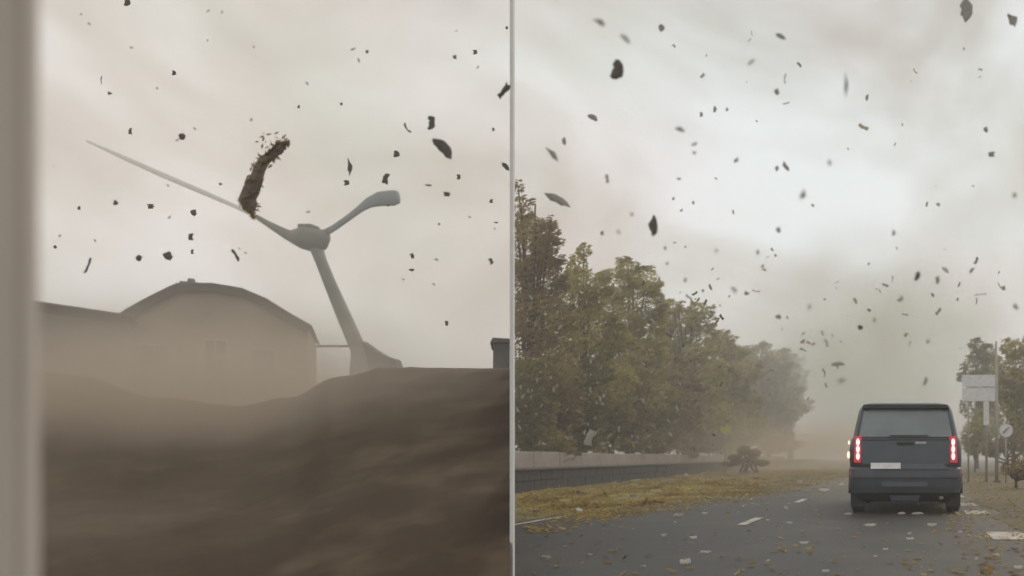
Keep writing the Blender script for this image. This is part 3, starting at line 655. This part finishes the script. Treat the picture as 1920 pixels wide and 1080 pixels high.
KM = {k: [scrap_mesh(i * 7 + h, k) for i in range(5)] for h, k in enumerate(('leaf', 'chip', 'twig', 'lump'))}
COPY = {}
def shard(name, px, py, w, h, ang_, kind, mk, Y, label, cat='debris', group=None, lie=False):
    key = (kind, mk, rnd.randrange(5))
    if key not in COPY:
        me = KM[kind][key[2]].copy(); me.materials.clear(); me.materials.append(M[mk]); COPY[key] = me
    p = P(px, py, Y); s = Y / F
    o = bpy.data.objects.new(name, COPY[key]); C.objects.link(o); o.location = p
    o.scale = (w * s, max(w, 4) * s * .5, h * s); o.rotation_euler = (0, R(ang_), 0)
    tag(o, label, cat, group, 'thing'); return o
GL = 'debris flying over the house'; GR = 'debris flying over the road'
lab_l = 'small dark speck of debris in the pale sky over the house'
lab_r = 'small grey speck of debris in the sky over the road'
LEFT = [(238, 4, 12, 14, 0, 'lump', None), (326, 137, 8, 8, 0, 'lump', None), (244, 246, 7, 12, 0, 'chip', None), (341, 256, 13, 11, 0, 'lump', 'blunt dark fragment alone in the sky above the house chimney'),
 (165, 498, 9, 30, 22, 'twig', 'short dark stick tumbling above the slate-roofed neighbour house'), (148, 390, 6, 7, 0, 'chip', None), (216, 380, 10, 10, 20, 'leaf', None), (282, 387, 12, 9, 0, 'chip', None), (363, 399, 12, 12, 10, 'leaf', None),
 (357, 444, 9, 12, 0, 'chip', None), (360, 472, 5, 8, 0, 'chip', None), (103, 463, 6, 6, 0, 'lump', None), (260, 484, 12, 11, 0, 'lump', None), (315, 480, 18, 16, 0, 'leaf', None), (442, 478, 12, 24, -30, 'twig', 'small hooked leaf scrap floating below the torn branch'),
 (655, 313, 8, 30, -5, 'leaf', 'narrow pale upright leaf above the turbine hub'), (650, 343, 10, 9, 0, 'chip', None), (723, 335, 12, 20, 10, 'chip', 'dark squarish chip just above the short turbine blade'), (743, 289, 12, 11, 0, 'lump', None), (763, 240, 9, 20, -35, 'twig', 'thin dark splinter left of the rectangular flying chip'),
 (809, 231, 13, 24, 3, 'chip', 'dark upright rectangular chip highest of the right cluster over the house'), (830, 277, 22, 52, -42, 'leaf', 'large dark curled leaf-shaped scrap flying above the shed'), (944, 170, 22, 30, 40, 'twig', 'hooked dark scrap cut by the white post high up'),
 (948, 312, 9, 20, -40, 'leaf', None), (803, 347, 4, 14, 90, 'leaf', None), (837, 364, 12, 8, 0, 'chip', None), (860, 332, 7, 9, 0, 'chip', None), (921, 377, 7, 7, 0, 'chip', None), (891, 98, 8, 8, 0, 'chip', None), (853, 107, 7, 7, 0, 'chip', None),
 (773, 480, 7, 10, -20, 'chip', None), (772, 506, 5, 11, 90, 'leaf', None), (921, 490, 7, 11, -20, 'chip', None), (837, 606, 6, 9, 0, 'chip', None), (925, 243, 5, 6, 0, 'chip', None), (662, 92, 3, 11, 70, 'leaf', None), (688, 97, 6, 6, 0, 'chip', None), (950, 52, 5, 5, 0, 'chip', None),
 (728, 385, 4, 4, 0, 'chip', None), (823, 420, 4, 4, 0, 'chip', None), (930, 417, 3, 9, 90, 'leaf', None), (190, 150, 4, 14, 0, 'twig', None), (205, 175, 9, 6, 0, 'leaf', None), (413, 345, 7, 5, 0, 'leaf', None), (560, 200, 5, 6, 0, 'chip', None), (640, 195, 5, 5, 0, 'chip', None)]
for (px, py, w, h, a, kd, lab) in LEFT:
    Y = rnd.uniform(4.2, 8) if not lab else rnd.uniform(4.2, 6)
    shard('flying_debris', px, py, w, h, a, kd, 'scrapd' if rnd.random() < .6 else 'scrapg', Y, lab or lab_l, group=GL)
RIGHT = [(1157, 132, 24, 34, 8, 'lump', 'biggest dark oval lump flying high over the road'), (1225, 424, 15, 36, 3, 'lump', 'dark upright lump flying right of the tree tops'), (1045, 374, 15, 54, -62, 'leaf', 'long grey feather-shaped leaf flying beside the tallest tree'),
 (1125, 42, 9, 26, -60, 'leaf', None), (1172, 72, 8, 26, -45, 'leaf', None), (1240, 52, 12, 14, 0, 'leaf', None), (1111, 220, 11, 22, -60, 'leaf', 'grey-brown leaf drifting below the big oval lump'), (1275, 243, 9, 20, -75, 'leaf', None), (1302, 270, 5, 13, 70, 'leaf', None), (1302, 286, 5, 9, 80, 'leaf', None),
 (1036, 290, 9, 34, -40, 'leaf', None), (1058, 265, 8, 15, 0, 'leaf', None), (1138, 335, 6, 16, -8, 'chip', None), (1273, 335, 5, 9, 90, 'leaf', None), (1472, 147, 6, 18, 5, 'twig', None), (1457, 172, 10, 12, 0, 'leaf', None), (1464, 68, 9, 22, -60, 'leaf', None), (1408, 117, 5, 18, 55, 'leaf', None),
 (1586, 160, 6, 44, 0, 'leaf', None), (1340, 205, 7, 13, 10, 'leaf', None), (1315, 215, 6, 8, 0, 'chip', None), (1555, 305, 6, 10, 0, 'chip', None), (1457, 316, 7, 10, 20, 'leaf', None), (1474, 312, 8, 20, -30, 'leaf', None), (1505, 365, 9, 20, 20, 'leaf', None), (1812, 18, 24, 44, 0, 'leaf', 'tall faint grey scrap at the top edge over the road sign'),
 (1898, 38, 16, 26, -30, 'leaf', None), (1849, 243, 9, 11, 0, 'leaf', None), (1859, 289, 12, 9, 0, 'chip', None), (1902, 366, 7, 9, 0, 'chip', None), (1185, 402, 6, 6, 0, 'chip', None), (1160, 435, 6, 6, 0, 'chip', None), (1129, 437, 7, 8, 0, 'chip', None), (1247, 465, 5, 6, 0, 'chip', None), (1343, 470, 5, 6, 0, 'chip', None),
 (1421, 473, 6, 9, 0, 'chip', None), (1460, 431, 9, 11, 0, 'leaf', None), (1285, 525, 6, 8, 0, 'chip', None), (1376, 543, 7, 16, -40, 'leaf', None), (1399, 550, 9, 8, 0, 'leaf', None), (1251, 494, 6, 5, 0, 'chip', None), (1460, 594, 12, 8, 0, 'leaf', None), (1613, 614, 10, 8, 0, 'lump', None), (1676, 437, 6, 9, 0, 'chip', None),
 (1720, 518, 9, 17, 25, 'lump', 'dark bean-shaped fragment above the roof of the SUV'), (1758, 525, 8, 16, 0, 'leaf', None), (1822, 507, 6, 13, 45, 'leaf', None), (1838, 552, 4, 24, 85, 'twig', 'thin level stick flying above the direction sign'), (1905, 575, 8, 13, -30, 'leaf', None), (1735, 715, 7, 18, 20, 'leaf', None), (1570, 683, 8, 26, 90, 'leaf', None),
 (1577, 713, 7, 18, 80, 'leaf', None), (1518, 575, 6, 10, 0, 'leaf', None), (1505, 640, 6, 12, 50, 'leaf', None), (1690, 560, 6, 12, 10, 'leaf', None), (1740, 640, 6, 9, 60, 'leaf', None), (1640, 600, 5, 10, 20, 'leaf', None), (1318, 545, 5, 7, 0, 'leaf', None), (1430, 500, 5, 9, 30, 'leaf', None), (1300, 380, 5, 7, 0, 'leaf', None), (1380, 300, 6, 14, 40, 'leaf', None)]
for (px, py, w, h, a, kd, lab) in RIGHT:
    Y = rnd.uniform(2.3, 4.6) if not lab else (rnd.uniform(3.0, 3.6) if kd == 'lump' else rnd.uniform(3.6, 5))
    shard('flying_debris', px, py, w, h, a, kd, 'scrapd' if kd == 'lump' else 'scrapm', Y, lab or lab_r, group=GR)
for _ in range(120):
    px = rnd.uniform(1240, 1900); py = rnd.gauss(640, 90) if rnd.random() < .7 else rnd.uniform(60, 560)
    if 1590 < px < 1810 and py > 740: continue
    w = rnd.choice([2.5, 3, 3, 4, 4, 5, 6, 8]); shard('flying_debris', px, py, w, w * rnd.uniform(1.0, 2.6), rnd.uniform(-80, 80), rnd.choice(['leaf', 'chip', 'twig']), rnd.choice(['scrapm', 'scrapg', 'scrapo']), rnd.uniform(45, 95), lab_r, group=GR)
for _ in range(30):
    px = rnd.uniform(90, 950); py = rnd.uniform(20, 620); w = rnd.choice([3, 4, 4, 5]); shard('flying_debris', px, py, w, w * rnd.uniform(1.0, 2.2), rnd.uniform(-80, 80), 'leaf', 'scrapm', rnd.uniform(60, 110), lab_l, group=GL)
# pale flecks in front of the trees
GP = 'pale scraps blown in front of the trees'
for (px, py, w, h, a, lab) in [(1105, 821, 15, 28, 22, 'largest bright white scrap flying just above the roadside wall'), (1066, 859, 9, 22, 68, 'white scrap skimming across the wall panels')]:
    shard('white_scrap', px, py, w, h, a, 'chip', 'scrapp', 19.5, lab, 'debris', GP)
for _ in range(260):
    px = 968 + 400 * rnd.random() ** 1.2; py = rnd.uniform(530, 850) + rnd.gauss(0, 20)
    if py > 850: continue
    w = rnd.uniform(2.2, 5.5); shard('pale_fleck', px, py, w, w * rnd.uniform(1.0, 2.8), rnd.uniform(-60, 60), rnd.choice(['leaf', 'chip']), rnd.choice(['scrapp', 'scrapp', 'scrapo', 'scrapg']), rnd.uniform(15, 22), 'tiny pale leaf scrap blown across the dark trees', 'leaf', GP)
# torn branch, bottom dark, wispy top
tb = empty('torn_branch', P(490, 330, 5.0)); tag(tb, 'big dark torn branch hurled through the sky above the long turbine blade', 'branch')
rb = random.Random(12)
def B(px, py): return P(px, py, 5.0) - tb.location
spine = [(474, 402), (468, 388), (462, 374), (470, 356), (479, 338), (486, 318), (496, 302), (510, 290), (524, 278), (535, 266)]
wid = [3, 13, 15, 15, 12, 12, 10, 8, 9, 5]
link('stem', tube_mesh('stem', [B(*q) for q in spine], [w * 5.0 / F for w in wid], 10, .28, rb, flat=.5), M['tbark'], tb)
bv, bf = [], []
for (q, w) in zip(spine, wid):
    c = B(*q); clump_leaves(bv, bf, c, w * 1.15 * 5.0 / F, 13 * 5.0 / F, 26, .018, rb, clip=False)
clump_leaves(bv, bf, B(505, 262), .07, .055, 26, .014, rb, clip=False)
link('foliage', mesh('foliage', bv, bf), M['lf_brown'], tb)

# ------------------------------------------------------------------ debris on the road
GG = 'pale scraps lying on the wet road'
def ground_scrap(px, py, w, h, a, kd, mk, label, name='road_scrap', group=GG, cat='debris'):
    Y = H * F / (py - VY); key = (kd, mk, rnd.randrange(3))
    if key not in COPY:
        me = KM[kd][key[2]].copy(); me.materials.clear(); me.materials.append(M[mk]); COPY[key] = me
    s = Y / F; o = bpy.data.objects.new(name, COPY[key]); C.objects.link(o)
    o.location = ((px - VX) * s, Y, .03 + h * s * .30)
    o.scale = (h * s * 1.05, .5 * h * s, w * s * .95)
    o.rotation_euler = (Matrix.Rotation(R(a * 1.4), 3, 'Z') @ Matrix.Rotation(R(-rnd.uniform(38, 55)), 3, 'X') @ Matrix.Rotation(R(90), 3, 'Y')).to_euler()
    tag(o, label, cat, group, 'thing'); return o
for (px, py, w, h, a, lab) in [(1545, 923, 26, 9, 35, 'bright scrap on the road left of the SUV'), (1272, 971, 22, 8, -15, 'oval pale scrap on the asphalt left of the lane dash'), (1322, 967, 14, 6, 0, None), (1022, 1053, 30, 9, -20, 'curved pale strip in the near left corner of the road'),
 (1155, 1038, 18, 9, -50, 'upper half of a bent pale scrap on near asphalt'), (1172, 1053, 12, 9, -70, None), (1285, 1061, 22, 11, 25, 'broad pale scrap near the bottom of the road'), (1320, 1042, 22, 7, -15, 'slim pale scrap between the bent and broad ones'), (1245, 1010, 11, 8, 0, None), (1090, 1010, 9, 7, 0, None),
 (1135, 988, 14, 8, -50, None), (1300, 1014, 14, 7, 30, None), (1632, 990, 28, 7, 18, 'long pale scrap lying behind the left wheel of the SUV'), (1690, 967, 15, 6, 0, 'small bright chip under the middle of the SUV'), (1748, 990, 24, 9, -25, 'pale scrap lying behind the right wheel of the SUV'), (1706, 1016, 14, 6, 10, None), (1660, 1036, 10, 5, 0, None),
 (1508, 1024, 20, 7, 5, 'pale scrap in the middle of the empty asphalt'), (1472, 1034, 12, 6, 0, None), (1558, 1060, 14, 9, 20, None), (1910, 1072, 20, 10, 0, 'white scrap at the bottom right corner'), (1868, 1050, 18, 10, 10, None), (1480, 985, 14, 5, 5, None), (1475, 958, 9, 9, 40, None), (1903, 1036, 18, 8, -25, None),
 (1720, 967, 24, 5, 5, None), (1548, 1078, 14, 6, 0, None), (1405, 1000, 10, 5, 0, None), (1360, 1050, 9, 5, 20, None), (1600, 1015, 10, 5, 0, None), (1765, 1025, 12, 6, 15, None), (1440, 1058, 9, 5, 0, None), (1203, 1070, 10, 5, 0, None), (1590, 968, 18, 5, -20, None), (1380, 945, 10, 5, 0, None), (1440, 930, 9, 4, 0, None), (1500, 905, 9, 4, 20, None), (1840, 1072, 12, 6, 0, None), (1800, 1003, 10, 5, 0, None)]:
    if lab is None and py > 1060 and False: continue
    ground_scrap(px, py, w, h, a, 'leaf' if rnd.random() < .6 else 'chip', 'scrapp' if lab or rnd.random() < .5 else 'scrapg', lab or 'small dull scrap lying on the asphalt')
for _ in range(26):
    px = rnd.uniform(1010, 1900); py = rnd.uniform(930, 1076)
    if (1585 < px < 1810 and py < 975) or (px < 1250 and py < 985) or (px > 1830 and py < 1020): continue
    ground_scrap(px, py, rnd.uniform(6, 11), rnd.uniform(3.5, 5), rnd.uniform(-40, 40), rnd.choice(['leaf', 'chip']), rnd.choice(['scrapg', 'scrapp']), 'small dull scrap lying on the asphalt')
GV = 'leaves and twigs heaped on the left verge'
for (px, py, w, h, a, lab) in [(1086, 962, 22, 12, 60, 'bright pale scrap on the verge edge line'), (1062, 945, 26, 12, 15, 'curled ochre leaf heap standing on the near verge'), (1018, 927, 26, 9, -35, 'brown curled strip on the verge before the dark stone wall'), (1000, 962, 24, 8, 10, None), (1150, 935, 20, 8, 0, None), (1230, 925, 26, 8, 10, 'pale ochre frond lying mid verge'), (1290, 920, 26, 7, -15, None), (1330, 905, 20, 7, 0, None), (1190, 912, 18, 6, 0, None), (1390, 905, 16, 6, 0, None), (1110, 920, 14, 6, 0, None)]:
    ground_scrap(px, py, w, h, a, 'leaf', 'scrapo' if 'bright' not in (lab or '') else 'scrapp', lab or 'ochre leaf cluster lying on the left verge', 'verge_scrap', GV)
for _ in range(60):
    px = rnd.uniform(970, 1460); t_ = (px - 960) / 500; py = rnd.uniform(905 - 25 * t_, 972 - 62 * t_)
    ground_scrap(px, py, rnd.uniform(10, 26), rnd.uniform(4, 8), rnd.uniform(-60, 60), rnd.choice(['leaf', 'twig', 'leaf']), rnd.choice(['scrapo', 'scrapo', 'scrapd', 'scrapg']), 'ochre leaf cluster lying on the left verge' if False else 'stray leaf or twig scrap strewn on the left verge', 'verge_scrap', GV)
# leaf litter (uncountable)
lv, lf = [], []
lr = random.Random(99)
def litter_at(x, y, s, zz):
    a = lr.uniform(0, 6.28); dx, dy = math.cos(a) * s, math.sin(a) * s; tz = lr.uniform(-.5, .8) * s; k = len(lv)
    lv.extend([(x - dx, y - dy, zz), (x + dy * .5, y - dx * .5, zz + s * .25 + abs(tz) * .4), (x + dx, y + dy, zz + abs(tz)), (x - dy * .5, y + dx * .5, zz + s * .1)]); lf.append((k, k + 1, k + 2, k + 3))
cnt = 0
while cnt < 42000:
    y = 11 + 60 * lr.random() ** 1.7
    x = lr.uniform(wall_x(max(y, 23.5)) + .2, -5.5 + min(2.0, max(0, y - 12.5) * .16) + lr.gauss(0, .45))
    n1 = noise.noise(Vector((x * .5, y * .35, 3)))
    if lr.random() > .5 + n1 * 1.1: continue
    if x < DIV * y + .2: continue
    litter_at(x, y, lr.uniform(.02, .065), .02); cnt += 1
for _ in range(26):
    y0 = lr.uniform(12.5, 34); x0 = lr.uniform(-10.5, -5.2); r0 = lr.uniform(.25, .7)
    if x0 < DIV * y0 + r0: continue
    for _ in range(170):
        a = lr.uniform(0, 6.28); q = lr.random() ** .6
        litter_at(x0 + math.cos(a) * r0 * q * 1.5, y0 + math.sin(a) * r0 * q, lr.uniform(.03, .09), .02 + (1 - q) * r0 * .45 * lr.random())
cnt = 0
while cnt < 12000:   # right side and thinner on the road
    y = 7 + 50 * lr.random() ** 1.5; x = lr.uniform(-5.5, 9)
    w_ = .9 if x > 2.0 else (.6 if x > .6 else .07)
    if lr.random() > w_ or x < DIV * y + .2: continue
    litter_at(x, y, lr.uniform(.02, .065), .02); cnt += 1
tag(link('leaf_litter', mesh('leaf_litter', lv, lf), M['litter']), 'ochre leaves and shreds strewn over verge and road', 'leaf litter', kind='stuff')
# brown heap in the dust and small green weeds on the near verge
hp_ = P(1400, 872, 52); heap = empty('branch_heap', (hp_.x, 52, 0)); tag(heap, 'brown heap of fallen branches by the far end of the wall', 'branch heap')
hv, hf = [], []
for (a, b, rx, rz) in [(1378, 858, 12, 6), (1396, 845, 13, 9), (1414, 850, 12, 8), (1400, 866, 26, 9), (1428, 868, 14, 5), (1368, 870, 14, 4)]:
    c = P(a, b, 52) - heap.location; clump_leaves(hv, hf, c, rx * 52 / F, rz * 52 / F, 260, .14, lr, clip=False)
link('twigs', mesh('twigs', hv, hf), M['lf_brown'], heap)
for q in range(6):
    a = lr.uniform(-.8, .8); link('bough', tube_mesh('bough', [(a, 0, .1), (a * .3 + lr.uniform(-.3, .3), .1, .7), (-a * .7 + lr.uniform(-.3, .3), 0, 1.2 + lr.uniform(-.3, .2))], [.07, .05, .02], 6), M['bark'], heap)
gv, gf = [], []
for _ in range(7000):
    px = lr.uniform(966, 1420); Y = lr.uniform(12.5, 34); x = (px - VX) / F * Y
    if x > -6.4: continue
    h_ = lr.uniform(.05, .22) * max(.3, noise.noise(Vector((x * .9, Y * .9, 1))) + .5); k = len(gv); dx = lr.uniform(-.06, .12)
    if x < wall_x(max(Y, 23.5)) + .3: continue
    gv += [(x - .014, Y, 0.01), (x + .014, Y, 0.01), (x + dx, Y + lr.uniform(-.05, .05), h_)]; gf.append((k, k + 1, k + 2))
tag(link('verge_grass', mesh('verge_grass', gv, gf), M['lf_pale']), 'short flattened straw-coloured grass on the left verge', 'grass', kind='stuff')

# ------------------------------------------------------------------ air
def volume_mat(name, col, density, noise_on=None):
    m = bpy.data.materials.new(name); m.use_nodes = True; t = m.node_tree; t.nodes.clear()
    o = N(t, 'ShaderNodeOutputMaterial'); v = N(t, 'ShaderNodeVolumePrincipled', inp={'Color': (*col, 1), 'Density': density, 'Anisotropy': 0.0})
    t.links.new(v.outputs[0], o.inputs['Volume'])
    if noise_on:
        tcn = N(t, 'ShaderNodeTexCoord'); ln = N(t, 'ShaderNodeVectorMath', operation='LENGTH')
        n = N(t, 'ShaderNodeTexNoise', inp={'Scale': noise_on, 'Detail': 2.0})
        mr = N(t, 'ShaderNodeMapRange', inp={1: 1.0, 2: .25, 3: 0.0, 4: 1.0}); mr.interpolation_type = 'SMOOTHSTEP'
        m2 = N(t, 'ShaderNodeMapRange', inp={1: .35, 2: .65, 3: .15, 4: 1.0})
        a = N(t, 'ShaderNodeMath', operation='MULTIPLY'); b = N(t, 'ShaderNodeMath', operation='MULTIPLY', inp={1: density})
        t.links.new(tcn.outputs['Object'], ln.inputs[0]); t.links.new(ln.outputs['Value'], mr.inputs[0])
        t.links.new(tcn.outputs['Object'], n.inputs['Vector']); t.links.new(n.outputs['Fac'], m2.inputs[0])
        t.links.new(mr.outputs[0], a.inputs[0]); t.links.new(m2.outputs[0], a.inputs[1]); t.links.new(a.outputs[0], b.inputs[0]); t.links.new(b.outputs[0], v.inputs['Density'])
    return m
hz = link('haze', box_mesh('haze', 1640, 1540, 41, 0, (-100, 450, -1)), volume_mat('haze_air', (.99, .985, .97), .0046)); tag(hz, 'thin dusty haze filling the air', 'haze', kind='stuff')
def dust(name, c, r, col, dens, ns, label):
    bm = bmesh.new(); bmesh.ops.create_icosphere(bm, subdivisions=3, radius=1.0)
    me = bpy.data.meshes.new(name); bm.to_mesh(me); bm.free()
    o = link(name, me, volume_mat(name + '_air', col, dens, ns), loc=c, scale=r); tag(o, label, 'dust cloud', kind='stuff')
dust('dust_cloud', P(1480, 850, 62), (16, 34, 3.6), (.80, .68, .52), .055, 2.2, 'low tan dust cloud blowing over the far road and wall end')
dust('dust_cloud', P(440, 660, 30), (9, 6, 7), (.88, .79, .68), .018, 1.2, 'pale dust veil hanging before the two houses')
dust('dust_cloud', P(390, 765, 17), (6.0, 5.0, 1.9), (.78, .70, .60), .34, 1.5, 'brown dust cloud hiding the foot of the plastered house')
dust('dust_cloud', P(330, 760, 9.4), (4.8, 2.6, 1.5), (.74, .655, .55), .80, .8, 'thin pale dust veil blowing low over the earth bank')
dust('dust_cloud', P(1640, 640, 110), (22, 25, 18), (.84, .86, .76), .09, 2.4, 'tall pale green-grey dust plume rising behind the SUV')
